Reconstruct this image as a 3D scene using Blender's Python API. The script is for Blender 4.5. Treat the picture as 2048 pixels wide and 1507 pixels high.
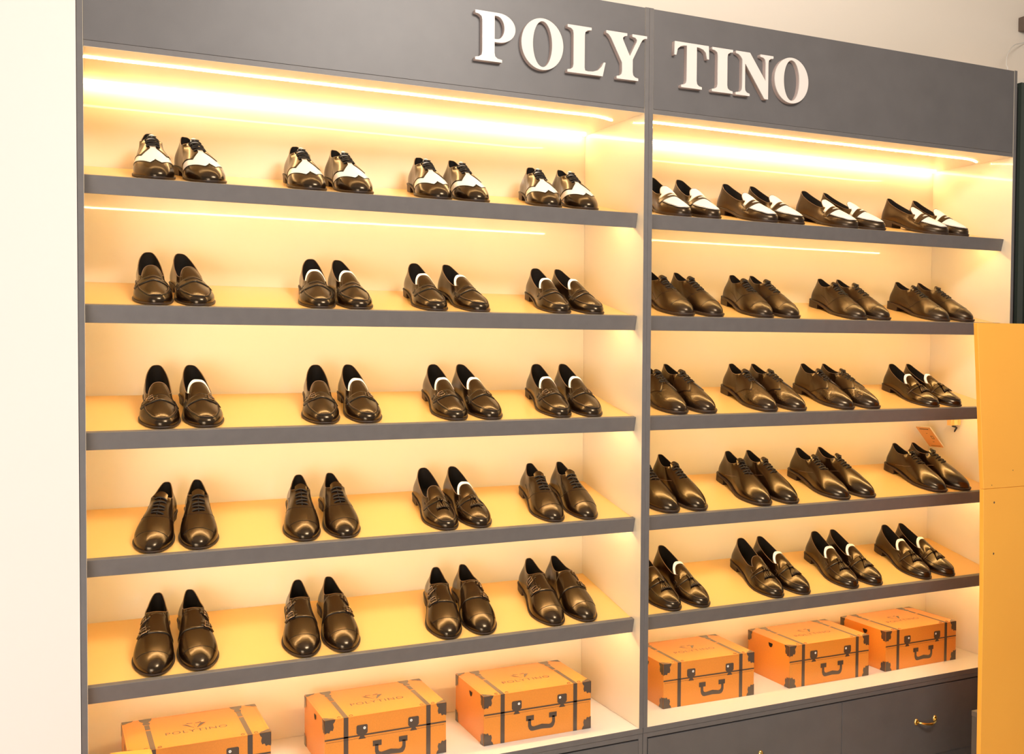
import bpy, bmesh, math, random
from mathutils import Vector, Matrix
from mathutils.bvhtree import BVHTree

for o in list(bpy.data.objects):
    bpy.data.objects.remove(o)
SC = bpy.context.scene
COL = SC.collection
random.seed(7)

# ------------------------------------------------------------------ camera
CAM = Vector((-0.107, -3.020, 1.8095))
YAW, PIT, ROL, FPX = 0.434943, -0.029667, 0.005136, 2021.365
cy, sy, cp, sp, cr, sr = math.cos(YAW), math.sin(YAW), math.cos(PIT), math.sin(PIT), math.cos(ROL), math.sin(ROL)
Rv = Vector((cy, -sy, 0)); F0 = Vector((sy, cy, 0)); Zv = Vector((0, 0, 1))
Fv = F0 * cp + Zv * sp
Uv = -F0 * sp + Zv * cp
R2 = Rv * cr + Uv * sr
U2 = -Rv * sr + Uv * cr
cd = bpy.data.cameras.new('camera'); cam = bpy.data.objects.new('camera', cd); COL.objects.link(cam)
M = Matrix((R2, U2, -Fv)).transposed().to_4x4(); M.translation = CAM
cam.matrix_world = M
cd.sensor_width = 36; cd.lens = FPX / 2048 * 36; cd.clip_start = 0.02; cd.clip_end = 60
SC.camera = cam

# ------------------------------------------------------------------ world, room and fill lights, exposure
SC.view_settings.view_transform = 'Standard'
SC.view_settings.look = 'None'
SC.view_settings.exposure = 0.0
SC.view_settings.gamma = 1.0
SC.view_settings.use_curve_mapping = False
W = bpy.data.worlds.new('world'); SC.world = W; W.use_nodes = True
W.node_tree.nodes['Background'].inputs[0].default_value = (1.0, 0.93, 0.84, 1)
W.node_tree.nodes['Background'].inputs[1].default_value = 0.36

def area(name, loc, size, power, col, target):
    d = bpy.data.lights.new(name, 'AREA'); d.shape = 'RECTANGLE'
    d.size, d.size_y = size; d.energy = power; d.color = col
    o = bpy.data.objects.new(name, d); COL.objects.link(o); o.location = loc
    o.rotation_euler = (Vector(target) - Vector(loc)).to_track_quat('-Z', 'Y').to_euler()
    return o
area('front_fill_light', (-1.7, -3.6, 1.0), (2.0, 1.8), 95, (1.0, 0.935, 0.895), (-0.2, 0.0, 1.1))  # added unseen fill at front left, brightens lower wall and left header
area('ceiling_panel_light', (1.6, -2.6, 3.75), (1.2, 0.6), 95, (1.0, 0.92, 0.83), (1.4, 0, 1.4))

LED_COL = (1.0, 0.69, 0.325)
LED_TOP, LED_BACK, LED_SHELF = 31.0, 27.0, 76.0

# ------------------------------------------------------------------ materials
MATS = {}
def lin(c):
    return tuple(((x / 12.92) if x <= 0.04045 else ((x + 0.055) / 1.055) ** 2.4) for x in c)
def mat(name, col, rough=0.5, metal=0.0, spec=0.5, ior=None, stint=None, coat_ior=None, vmask=False, coat=0.0, coat_r=0.1, noise=0.0, nscale=40.0, bump=0.0, bscale=200.0, emis=None, vor=0.0, vscale=60.0):
    if name in MATS: return MATS[name]
    m = bpy.data.materials.new(name); m.use_nodes = True
    nt = m.node_tree; b = nt.nodes['Principled BSDF']
    b.inputs['Base Color'].default_value = (*col, 1)
    b.inputs['Roughness'].default_value = rough
    b.inputs['Metallic'].default_value = metal
    b.inputs['Specular IOR Level'].default_value = spec
    b.inputs['Coat Weight'].default_value = coat
    if coat_ior: b.inputs['Coat IOR'].default_value = coat_ior
    if ior: b.inputs['IOR'].default_value = ior
    if stint: b.inputs['Specular Tint'].default_value = (*stint, 1)
    b.inputs['Coat Roughness'].default_value = coat_r
    tc = nt.nodes.new('ShaderNodeTexCoord')
    if noise > 0:
        n = nt.nodes.new('ShaderNodeTexNoise'); n.inputs['Scale'].default_value = nscale; n.inputs['Detail'].default_value = 4
        nt.links.new(tc.outputs['Object'], n.inputs['Vector'])
        r = nt.nodes.new('ShaderNodeValToRGB')
        r.color_ramp.elements[0].position = 0.3; r.color_ramp.elements[1].position = 0.7
        r.color_ramp.elements[0].color = (*[c * (1 - noise) for c in col], 1)
        r.color_ramp.elements[1].color = (*[min(1, c * (1 + noise)) for c in col], 1)
        nt.links.new(n.outputs[0], r.inputs[0]); nt.links.new(r.outputs[0], b.inputs['Base Color'])
    if bump > 0 or vor > 0:
        bp = nt.nodes.new('ShaderNodeBump')
        if vor > 0:
            v = nt.nodes.new('ShaderNodeTexVoronoi'); v.feature = 'DISTANCE_TO_EDGE'; v.inputs['Scale'].default_value = vscale
            nt.links.new(tc.outputs['Object'], v.inputs['Vector'])
            mr = nt.nodes.new('ShaderNodeMapRange'); mr.inputs[2].default_value = 0.12
            nt.links.new(v.outputs['Distance'], mr.inputs[0])
            sx = nt.nodes.new('ShaderNodeSeparateXYZ'); nt.links.new(tc.outputs['Object'], sx.inputs[0])
            mk = nt.nodes.new('ShaderNodeMapRange'); mk.inputs[1].default_value = 0.135; mk.inputs[2].default_value = 0.165; nt.links.new(sx.outputs[1], mk.inputs[0])
            mk2 = nt.nodes.new('ShaderNodeMapRange'); mk2.inputs[1].default_value = 0.262; mk2.inputs[2].default_value = 0.235; nt.links.new(sx.outputs[1], mk2.inputs[0])
            mu = nt.nodes.new('ShaderNodeMath'); mu.operation = 'MULTIPLY'; nt.links.new(mk.outputs[0], mu.inputs[0]); nt.links.new(mk2.outputs[0], mu.inputs[1])
            mu2 = nt.nodes.new('ShaderNodeMath'); mu2.operation = 'MULTIPLY'; nt.links.new(mu.outputs[0], mu2.inputs[0]); nt.links.new(mr.outputs[0], mu2.inputs[1])
            nt.links.new(mu2.outputs[0], bp.inputs['Height']); bp.inputs['Strength'].default_value = vor; bp.inputs['Distance'].default_value = 0.001
        else:
            n2 = nt.nodes.new('ShaderNodeTexNoise'); n2.inputs['Scale'].default_value = bscale; n2.inputs['Detail'].default_value = 3
            nt.links.new(tc.outputs['Object'], n2.inputs['Vector'])
            nt.links.new(n2.outputs[0], bp.inputs['Height']); bp.inputs['Strength'].default_value = bump; bp.inputs['Distance'].default_value = 0.001
        nt.links.new(bp.outputs[0], b.inputs['Normal'])
    if emis:
        b.inputs['Emission Color'].default_value = (*emis[0], 1); b.inputs['Emission Strength'].default_value = emis[1]
    MATS[name] = m
    return m

grey = mat('grey_laminate', (0.135, 0.125, 0.122), 0.45, noise=0.05, nscale=25, bump=0.15, bscale=900)
grey_dk = mat('grey_laminate_panel', (0.115, 0.108, 0.108), 0.42, noise=0.05, nscale=12, bump=0.15, bscale=900)
cream = mat('cream_gloss_laminate', (0.84, 0.735, 0.55), 0.30, coat=0.9, coat_r=0.035, bump=0.03, bscale=30)
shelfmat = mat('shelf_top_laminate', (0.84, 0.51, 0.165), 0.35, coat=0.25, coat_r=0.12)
white_gloss = mat('white_base_laminate', (0.84, 0.79, 0.72), 0.35, coat=0.3, coat_r=0.12)
wallm = mat('wall_paint', (0.78, 0.725, 0.68), 0.9, bump=0.1, bscale=120)
wallb = mat('wall_paint_beige', (0.87, 0.78, 0.67), 0.9, bump=0.1, bscale=120)
ceilm = mat('ceiling_paint', (0.82, 0.78, 0.72), 0.9)
floorm = mat('floor_tile', (0.50, 0.42, 0.34), 0.35, noise=0.08, nscale=3)
leather = mat('black_brown_leather', (0.007, 0.0030, 0.0016), 0.235, spec=0.5, ior=1.62, stint=(1.0, 0.72, 0.42), coat=0.18, coat_r=0.11, bump=0.10, bscale=450)
leather_mat = mat('softer_black_leather', (0.010, 0.0045, 0.0022), 0.31, spec=0.5, ior=1.62, stint=(1.0, 0.70, 0.42), coat=0.15, coat_r=0.15, bump=0.16, bscale=450)
leather_emb = mat('crocodile_embossed_leather', (0.010, 0.0045, 0.0022), 0.25, spec=0.5, ior=1.64, stint=(1.0, 0.70, 0.42), coat=0.2, coat_r=0.1, vor=0.35, vscale=95)
leather_wh = mat('white_leather', (0.86, 0.83, 0.78), 0.38, coat=0.15, coat_r=0.25, bump=0.08, bscale=450)
solem = mat('dark_brown_sole', (0.035, 0.018, 0.010), 0.45, spec=0.5)
edgem = mat('tan_rim_edge', (0.16, 0.09, 0.045), 0.45)
liningm = mat('black_shoe_lining', (0.008, 0.006, 0.005), 0.8, spec=0.2)
seamm = mat('black_stitching', (0.006, 0.005, 0.004), 0.6, spec=0.3)
lacem = mat('black_lace_cord', (0.010, 0.008, 0.007), 0.7, bump=0.4, bscale=1500)
bucklem = mat('dark_bronze_buckle', (0.30, 0.22, 0.15), 0.25, metal=1.0)
tissuem = mat('white_tissue_paper', (0.90, 0.86, 0.78), 0.8, bump=0.5, bscale=90)
orange = mat('orange_printed_card', (0.74, 0.255, 0.026), 0.42, coat=0.6, coat_r=0.25, coat_ior=1.6, noise=0.05, nscale=220, bump=0.15, bscale=500)
printm = mat('dark_brown_print', (0.060, 0.036, 0.024), 0.42, coat=0.8, coat_r=0.25, coat_ior=1.65)
printw = mat('white_print', (0.9, 0.88, 0.82), 0.4)
orange_pan = mat('orange_painted_board', (1.0, 0.46, 0.062), 0.45, noise=0.04, nscale=2)
gold = mat('polished_brass', (0.90, 0.62, 0.18), 0.18, metal=1.0)
letterm = mat('white_acrylic_letter', (0.71, 0.645, 0.60), 0.2, coat=0.4, coat_r=0.08)
letters = mat('pale_pink_letter_side', (0.56, 0.44, 0.40), 0.5)
letterl = mat('letter_seam_line', (0.09, 0.05, 0.05), 0.6)
green = mat('dark_green_frame', (0.035, 0.045, 0.036), 0.35)
black = mat('black_rubber_gap', (0.004, 0.004, 0.004), 0.5)
glassd = mat('dark_window_glass', (0.012, 0.018, 0.016), 0.06)
brownbox = mat('taupe_plastic', (0.14, 0.10, 0.075), 0.6)
ledm = mat('warm_led_strip', (1, 0.8, 0.6), 0.5, emis=(LED_COL, LED_TOP))
ledb = mat('warm_led_strip_rear', (1, 0.8, 0.6), 0.5, emis=(LED_COL, LED_BACK))
leds = mat('warm_led_shelf_strip', (1, 0.8, 0.6), 0.5, emis=(LED_COL, LED_SHELF))
leds_r = mat('warm_led_shelf_strip_dimmer', (1, 0.8, 0.6), 0.5, emis=((1.0, 0.68, 0.28), LED_SHELF * 0.88))
cablem = mat('white_cable', (0.85, 0.82, 0.78), 0.5)
tagm = mat('orange_card_face', (0.88, 0.42, 0.13), 0.5)
tagw = mat('pale_card_edge', (0.85, 0.72, 0.50), 0.6)

# ------------------------------------------------------------------ object helpers
def link(name, me, parent=None, kind=None, label=None, cat=None, group=None):
    o = bpy.data.objects.new(name, me); COL.objects.link(o)
    if parent: o.parent = parent
    if kind: o['kind'] = kind
    if label: o['label'] = label
    if cat: o['category'] = cat
    if group: o['group'] = group
    return o
def empty(name, loc, label, cat, group=None, rotz=0):
    o = link(name, None, None, None, label, cat, group); o.location = loc; o.rotation_euler = (0, 0, rotz)
    o.empty_display_size = 0.05
    return o

class MB:
    """collects verts and faces of ONE mesh"""
    def __init__(s): s.v = []; s.f = []; s.m = []; s.mats = []
    def mi(s, m):
        if m not in s.mats: s.mats.append(m)
        return s.mats.index(m)
    def face(s, idx, m): s.f.append(tuple(idx)); s.m.append(s.mi(m))
    def box(s, a, b, m, fm=None):
        """fm: dict of face key ('-x','+x','-y','+y','-z','+z') to material"""
        x0, y0, z0 = a; x1, y1, z1 = b; n = len(s.v)
        s.v += [(x0, y0, z0), (x1, y0, z0), (x1, y1, z0), (x0, y1, z0), (x0, y0, z1), (x1, y0, z1), (x1, y1, z1), (x0, y1, z1)]
        fs = {'-z': (0, 3, 2, 1), '+z': (4, 5, 6, 7), '-y': (0, 1, 5, 4), '+y': (2, 3, 7, 6), '-x': (3, 0, 4, 7), '+x': (1, 2, 6, 5)}
        for k, q in fs.items():
            s.face([n + i for i in q], (fm or {}).get(k, m))
    def grid(s, rows, m, closed=False):
        n = len(s.v); R = len(rows); C = len(rows[0])
        for r in rows: s.v += [tuple(p) for p in r]
        for i in range(R - 1):
            for j in range(C if closed else C - 1):
                j2 = (j + 1) % C
                s.face((n + i * C + j, n + i * C + j2, n + (i + 1) * C + j2, n + (i + 1) * C + j), m)
        return n
    def tube(s, pts, r, m, k=6, closed=False, caps=True):
        pts = [Vector(p) for p in pts]; N = len(pts); rows = []
        rr = r if isinstance(r, (list, tuple)) else [r] * N
        ref = None
        for i, p in enumerate(pts):
            a = pts[(i - 1) % N] if (closed or i > 0) else p
            b = pts[(i + 1) % N] if (closed or i < N - 1) else p
            t = (b - a)
            if t.length < 1e-9: t = Vector((0, 1, 0))
            t.normalize()
            if ref is None:
                ref = t.orthogonal().normalized()
            ref = (ref - t * ref.dot(t))
            if ref.length < 1e-6: ref = t.orthogonal()
            ref.normalize(); bi = t.cross(ref)
            rows.append([p + (ref * math.cos(2 * math.pi * j / k) + bi * math.sin(2 * math.pi * j / k)) * rr[i] for j in range(k)])
        if closed: rows.append(rows[0])
        n = s.grid(rows, m, closed=True)
        if caps and not closed:
            s.face([n + j for j in range(k)][::-1], m)
            s.face([n + (N - 1) * k + j for j in range(k)], m)
    def poly(s, pts, m):
        n = len(s.v); s.v += [tuple(p) for p in pts]; s.face(range(n, n + len(pts)), m)
    def mesh(s, name, smooth=False, mirror=False, recalc=True):
        me = bpy.data.meshes.new(name)
        v = [(-x, y, z) for x, y, z in s.v] if mirror else s.v
        me.from_pydata(v, [], s.f)
        for m in s.mats: me.materials.append(m)
        me.polygons.foreach_set('material_index', s.m)
        if recalc:
            bm = bmesh.new(); bm.from_mesh(me); bmesh.ops.recalc_face_normals(bm, faces=bm.faces); bm.to_mesh(me); bm.free()
        if smooth: me.polygons.foreach_set('use_smooth', [True] * len(me.polygons))
        me.update()
        return me

def bev(o, w=0.0012, seg=2):
    m = o.modifiers.new('bevel', 'BEVEL'); m.width = w; m.segments = seg; m.limit_method = 'ANGLE'
    return o

# ------------------------------------------------------------------ dimensions (metres)
D = 0.424            # interior depth
ZC = 0.461           # top of the base
ZH = 2.6248          # inside ceiling of the cabinets
ZT = 2.990           # top of the cabinets
T = 0.0172
XA0, XA1 = 0.0, 1.800
XB0, XB1 = 1.8345, 3.6364
SLOPE = math.radians(13.3)
LIPY = 0.0377
SHZ = [2.2818, 1.9209, 1.5631, 1.2037, 0.8430]
LIPH = 0.0515

# ------------------------------------------------------------------ room
def struct(name, mb, **k):
    return link(name, mb.mesh(name), kind='structure')
b = MB(); b.box((-4, -6.5, -0.05), (7.5, 0.60, 0), floorm); struct('floor', b)
b = MB(); b.box((-4, -6.5, 4.0), (7.5, 0.60, 4.05), ceilm); struct('ceiling', b)
b = MB(); b.box((XA0 - 0.03, 0.46, 0), (7.5, 0.58, 4.0), wallb); struct('wall_back', b)
b = MB(); b.box((-4.0, -0.004, 0), (XA0 - T - 0.0012, 0.46, 4.0), wallm); struct('wall_left', b)
b = MB(); b.box((3.685, 0.30, 2.95), (7.5, 0.46, 3.075), wallb); struct('trim_1', b)

# dark green framed glass door right of the cabinets
b = MB()
b.box((3.664, 0.015, 0.0), (3.679, 0.30, 2.925), black)
b.box((3.679, 0.000, 0.0), (3.713, 0.30, 2.945), green)
b.box((3.713, 0.020, 0.0), (3.728, 0.30, 2.945), black)
b.box((3.728, 0.000, 0.0), (3.775, 0.30, 2.945), green)
b.box((3.775, 0.0, 2.89), (4.70, 0.30, 2.945), green)
b.box((3.775, 0.0, 0.0), (4.70, 0.30, 0.10), green)
b.box((4.65, 0.0, 0.10), (4.70, 0.30, 2.89), green)
dr = struct('door_1', b)
b = MB(); b.box((3.7755, 0.10, 0.1005), (4.6495, 0.11, 2.8895), glassd); link('door_glass', b.mesh('door_glass'), dr)

# ------------------------------------------------------------------ display cabinets
def lip_mesh(x0, x1):
    # tilted front board, its face square to the sloping shelf
    c, s = math.cos(SLOPE), math.sin(SLOPE)
    mb = MB()
    def P(x, a, h):   # a along slope (backwards), h along normal
        return (x, a * c - h * s, a * s + h * c)
    t, h = 0.0172, LIPH
    vs = [P(x, a, hh) for x in (x0, x1) for a, hh in ((0, 0), (t, 0), (t, -h), (0, -h))]
    mb.v = vs
    for q in ((0, 1, 5, 4), (1, 2, 6, 5), (2, 3, 7, 6), (3, 0, 4, 7), (0, 3, 2, 1), (4, 5, 6, 7)):
        mb.face(q, grey)
    return mb
SHD = 0.0045      # the shelf top lies this far below the top edge of its front board
def shelf_mesh(x0, x1):
    c, s = math.cos(SLOPE), math.sin(SLOPE)
    L = (D - LIPY) / c + 0.0
    mb = MB()
    def P(x, a, h): return (x, a * c - h * s, a * s + h * c)
    a0, a1, t = 0.0174, L - 0.0056, 0.0172
    mb.v = [P(x, a, hh) for x in (x0, x1) for a, hh in ((a0, -SHD), (a1, -SHD), (a1, -SHD - t), (a0, -SHD - t))]
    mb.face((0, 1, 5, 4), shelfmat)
    for q in ((1, 2, 6, 5), (2, 3, 7, 6), (3, 0, 4, 7), (0, 3, 2, 1), (4, 5, 6, 7)): mb.face(q, cream)
    return mb
def strip_mesh(x0, x1, leds):
    c, s = math.cos(SLOPE), math.sin(SLOPE)
    mb = MB()
    def P(x, a, h): return (x, a * c - h * s, a * s + h * c)
    a0, a1 = 0.074, 0.082
    h0, h1 = -SHD - 0.0174, -SHD - 0.0204
    mb.v = [P(x, a, hh) for x in (x0, x1) for a, hh in ((a0, h0), (a1, h0), (a1, h1), (a0, h1))]
    for q in ((0, 1, 5, 4), (1, 2, 6, 5), (2, 3, 7, 6), (3, 0, 4, 7), (0, 3, 2, 1), (4, 5, 6, 7)): mb.face(q, leds)
    return mb

def cabinet(x0, x1, label, which):
    e = empty('display_cabinet', ((x0 + x1) / 2, 0.2, ZC), label, 'cabinet', 'lit display cabinets side by side')
    off = -e.location
    def part(name, mb, par=e, b=True):
        mb.v = [tuple(Vector(v) + off) for v in mb.v]
        o = link(name, mb.mesh(name), par)
        return bev(o, 0.0007, 1) if b else o
    g = 0.0004
    mb = MB(); mb.box((x0 - T, 0, ZC + g), (x0, 0.440, ZT), grey, {'+x': cream}); part('side_panel', mb)
    mb = MB(); mb.box((x1, 0, ZC + g), (x1 + T - 0.0004, 0.440, ZT), grey, {'-x': cream}); part('side_panel', mb)
    mb = MB(); mb.box((x0 + g, D, ZC + g), (x1 - g, D + 0.012, ZT - 0.02), cream); part('back_panel', mb)
    mb = MB(); mb.box((x0 + g, 0.0006, ZH), (x1 - g, D - g, ZH + T), cream, {'-y': grey}); part('top_board', mb)
    mb = MB(); mb.box((x0 + g, 0.0012, ZH + T + 0.0008), (x1 - g, 0.020, ZT - 0.002), grey_dk); part('header_panel', mb)
    mb = MB(); mb.box((x0 + g, 0.002, ZC + g), (x1 - g, D - g, ZC + 0.0006), white_gloss)
    # ceiling LED strip, sagging back at its right end
    mb = MB()
    n = 40; rowsa = []
    xe = x1 - 0.045
    for i in range(n + 1):
        x = x0 + 0.004 + (xe - x0 - 0.004) * i / n
        u = i / n
        yy = 0.108 + 0.004 * u + 0.0012 * math.sin(u * 31) + (0.035 * max(0, (u - 0.93) / 0.07) ** 2)
        rowsa.append([(x, yy - 0.004, ZH - 0.0004), (x, yy + 0.004, ZH - 0.0004), (x, yy + 0.004, ZH - 0.0030), (x, yy - 0.004, ZH - 0.0030)])
    mb.grid(rowsa, ledm, closed=True)
    part('led_strip', mb, b=False)
    mb = MB(); mb.box((x0 + 0.004, 0.396, ZH - 0.0060), (x1 - 0.012, 0.410, ZH - 0.0005), ledb); part('led_strip', mb, b=False)
    for i, z in enumerate(SHZ):
        xs0, xs1 = x0 + 0.0006, x1 - 0.0006
        sh = shelf_mesh(xs0, xs1); sh.v = [tuple(Vector(v) + Vector((0, LIPY, z))) for v in sh.v]
        so = part('shelf', sh)
        lp = lip_mesh(xs0, xs1); lp.v = [tuple(Vector(v) + Vector((0, LIPY, z))) for v in lp.v]
        part('shelf_lip', lp, so)
        st = strip_mesh(xs0 + 0.004, xs1 - 0.02, leds_r if which else leds); st.v = [tuple(Vector(v) + Vector((0, LIPY, z))) for v in st.v]
        part('led_strip', st, so, b=False)
    return e
cabinet(XA0, XA1, 'wide grey-framed lit shoe cabinet with five sloping shelves, against the white wall', 0)
cabinet(XB0, XB1, 'wide grey-framed lit shoe cabinet with five sloping shelves, beside the dark green door', 1)

# ------------------------------------------------------------------ drawer bases
def gold_handle(par, x, z):
    # the bow of the pull
    mb = MB(); pts = []; rr = []
    n = 18
    for i in range(n + 1):
        t = i / n; a = math.pi * t
        px = -0.050 + 0.100 * t
        py = -0.026 * math.sin(a) ** 0.6 if 0 < t < 1 else 0
        pz = -0.006 * math.sin(a)
        pts.append((x + px, py - 0.003, z + pz)); rr.append(0.0042 + 0.0026 * math.sin(a) ** 2 * (1 - 0.5 * abs(math.cos(3 * a))))
    mb.tube(pts, rr, gold, 10)
    h = link('drawer_handle', mb.mesh('drawer_handle', smooth=True), par)
    for sx in (-0.052, 0.052):
        mb = MB()
        rows = []
        for rad, yy in ((0.0, -0.0065), (0.006, -0.006), (0.010, -0.0035), (0.0115, 0.0)):
            rows.append([(x + sx + rad * math.cos(2 * math.pi * j / 14), yy, z + 1.25 * rad * math.sin(2 * math.pi * j / 14)) for j in range(14)])
        mb.grid(rows, gold, closed=True)
        link('handle_rosette', mb.mesh('handle_rosette', smooth=True), h)
def base(x0, x1, label):
    e = empty('drawer_base', ((x0 + x1) / 2, 0.2, 0), label, 'cabinet', 'drawer bases under the display cabinets')
    ox = -e.location
    def part(name, mb, par=e, b=True):
        mb.v = [tuple(Vector(v) + ox) for v in mb.v]
        o = link(name, mb.mesh(name), par)
        return bev(o, 0.0008, 1) if b else o
    a0, a1 = x0 - T + 0.0006, x1 + T - 0.0012
    mb = MB(); mb.box((a0, 0.0, ZC - 0.020), (a1, 0.440, ZC), grey, {'+z': white_gloss}); part('top_board', mb)
    mb = MB(); mb.box((a0, 0.002, 0), (x0 + 0.001, 0.440, ZC - 0.0205), grey); part('side_panel', mb)
    mb = MB(); mb.box((x1 - 0.001, 0.002, 0), (a1, 0.440, ZC - 0.0205), grey); part('side_panel', mb)
    mb = MB(); mb.box((x0 + 0.0012, 0.002, ZC - 0.038), (x1 - 0.0012, 0.440, ZC - 0.0205), grey); part('top_rail', mb)
    mb = MB(); mb.box((x0 + 0.0012, 0.006, 0.0), (x1 - 0.0012, 0.440, 0.128), grey); part('plinth', mb)
    mb = MB(); mb.box((x0 + 0.0012, 0.030, 0.128), (x1 - 0.0012, 0.440, ZC - 0.0385), black); part('carcass', mb)
    xm = (x0 + x1) / 2
    for xa, xb in ((x0 + 0.003, xm - 0.001), (xm + 0.001, x1 - 0.003)):
        mb = MB(); mb.box((xa, -0.001, 0.131), (xb, 0.018, ZC - 0.0425), grey_dk)
        dd = part('drawer', mb)
        gold_handle(dd, 0, 0)
        for c in dd.children:
            c.location = (((xa + xb) / 2) + ox.x, -0.001 + ox.y, 0.281)
    return e
base(XA0, XA1, 'dark grey drawer base under the lit cabinet against the white wall')
base(XB0, XB1, 'dark grey drawer base with brass bow handles, behind the orange board')

# ------------------------------------------------------------------ sign letters (cap height 1)
def arc(cx, cy_, rx, ry, a0, a1, n=16):
    return [(cx + rx * math.cos(math.radians(a0 + (a1 - a0) * i / n)), cy_ + ry * math.sin(math.radians(a0 + (a1 - a0) * i / n))) for i in range(n + 1)]
def serif_stem(x0, x1, e0, e1, top=True, bot=True):
    pass
def L_I():
    return [[(0, 0), (.58, 0), (.58, .055), (.50, .07), (.44, .11), (.425, .18), (.425, .82), (.44, .89), (.50, .93), (.58, .945), (.58, 1), (0, 1), (0, .945), (.08, .93), (.14, .89), (.155, .82), (.155, .18), (.14, .11), (.08, .07), (0, .055)]]
def L_P():
    o = [(0, 0), (.60, 0), (.60, .055), (.50, .07), (.445, .11), (.43, .18), (.43, .40)]
    o += arc(.52, .70, .38, .30, -90, 90, 20)[0:] + [(0, 1), (0, .945), (.08, .93), (.14, .89), (.155, .82), (.155, .18), (.14, .11), (.08, .07), (0, .055)]
    h = [(.43, .465)] + arc(.48, .70, .17, .235, -90, 90, 14) + [(.43, .935)]
    return [o, h]
def L_O():
    o = arc(.49, .5, .49, .535, 0, 360, 44)[:-1]
    i = arc(.49, .5, .225, .475, 0, 360, 40)[:-1]
    return [o, i]
def L_L():
    return [[(0, 0), (.86, 0), (.93, .30), (.885, .30), (.83, .20), (.74, .115), (.62, .075), (.50, .065), (.43, .075), (.415, .13), (.415, .82), (.43, .89), (.49, .93), (.58, .945), (.58, 1), (0, 1), (0, .945), (.08, .93), (.13, .89), (.145, .82), (.145, .18), (.13, .11), (.08, .07), (0, .055)]]
def L_Y():
    return [[(.27, 0), (.82, 0), (.82, .055), (.74, .07), (.69, .11), (.675, .18), (.675, .45), (.88, .84), (.93, .91), (.985, .94), (1.04, .945), (1.04, 1), (.66, 1), (.66, .945), (.74, .93), (.78, .89), (.77, .84), (.60, .52), (.43, .84), (.42, .89), (.46, .93), (.53, .945), (.53, 1), (0, 1), (0, .945), (.05, .93), (.10, .88), (.13, .84), (.40, .36), (.405, .18), (.39, .11), (.34, .07), (.27, .055)]]
def L_T():
    return [[(.19, 0), (.75, 0), (.75, .055), (.67, .07), (.62, .11), (.605, .18), (.605, .935), (.68, .93), (.78, .90), (.85, .84), (.885, .70), (.94, .70), (.93, 1), (.01, 1), (0, .70), (.055, .70), (.09, .84), (.16, .90), (.26, .93), (.335, .935), (.335, .18), (.32, .11), (.27, .07), (.19, .055)]]
def L_N():
    return [[(0, 0), (.40, 0), (.40, .055), (.32, .075), (.275, .12), (.265, .20), (.265, .74), (.83, -.02), (.935, -.02), (.935, .82), (.95, .89), (1.0, .93), (1.08, .945), (1.08, 1), (.70, 1), (.70, .945), (.79, .93), (.84, .89), (.855, .82), (.855, .40), (.40, 1), (.0, 1), (0, .945), (.07, .93), (.13, .89), (.165, .85), (.185, .82), (.185, .20), (.17, .12), (.12, .075), (0, .055)]]
def extrude_letter(name, contours, y0, y1, m, grow=0.0, face_m=None):
    cu = bpy.data.curves.new(name, 'CURVE'); cu.dimensions = '2D'; cu.fill_mode = 'BOTH'
    for pts in contours:
        s = cu.splines.new('POLY'); s.points.add(len(pts) - 1)
        for i, p in enumerate(pts): s.points[i].co = (p[0], p[1], 0, 1)
        s.use_cyclic_u = True
    cu.extrude = abs(y1 - y0) / 2; cu.offset = grow
    tmp = bpy.data.objects.new('tmp', cu); COL.objects.link(tmp)
    dg = bpy.context.evaluated_depsgraph_get()
    me = bpy.data.meshes.new_from_object(tmp.evaluated_get(dg))
    bpy.data.objects.remove(tmp); bpy.data.curves.remove(cu)
    # curve XY -> world XZ, extrusion -> Y
    for v in me.vertices:
        x, y, z = v.co; v.co = (x, -z + (y0 + y1) / 2, y)
    me.materials.clear(); me.materials.append(m)
    me.name = name
    return me
LH = 0.157
sign = [('P', L_P, 1.153, .157, 'white serif letter P, first letter on the dark header'),
        ('O', L_O, 1.316, .157, 'white serif letter O between P and L on the dark header'),
        ('L', L_L, 1.486, .157, 'white serif letter L between the letters O and Y on the header'),
        ('Y', L_Y, 1.634, .156, 'white serif letter Y just left of the cabinet joint on the header'),
        ('T', L_T, 1.909, .157, 'white serif letter T just right of the cabinet joint on the header'),
        ('I', L_I, 2.070, .157, 'white serif letter I between T and N on the dark header'),
        ('N', L_N, 2.174, .157, 'white serif letter N between I and the last O on the header'),
        ('O', L_O, 2.350, .162, 'white serif letter O, last letter at the right end of the sign')]
for ch, fn, x, s, lab in sign:
    e = empty('sign_letter', (x, 0.0012, 2.7265), lab, 'letter', 'raised letters of the header sign')
    cs = [[(px * s, py * LH) for px, py in c] for c in fn()]
    link('letter_return', extrude_letter('letter_return', cs, -0.0002, -0.012, letters), e)
    link('letter_seam', extrude_letter('letter_seam', cs, -0.0121, -0.0137, letterl, grow=-0.0012), e)
    bev(link('letter_face', extrude_letter('letter_face', cs, -0.0138, -0.0185, letterm), e), 0.0008, 1)

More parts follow.
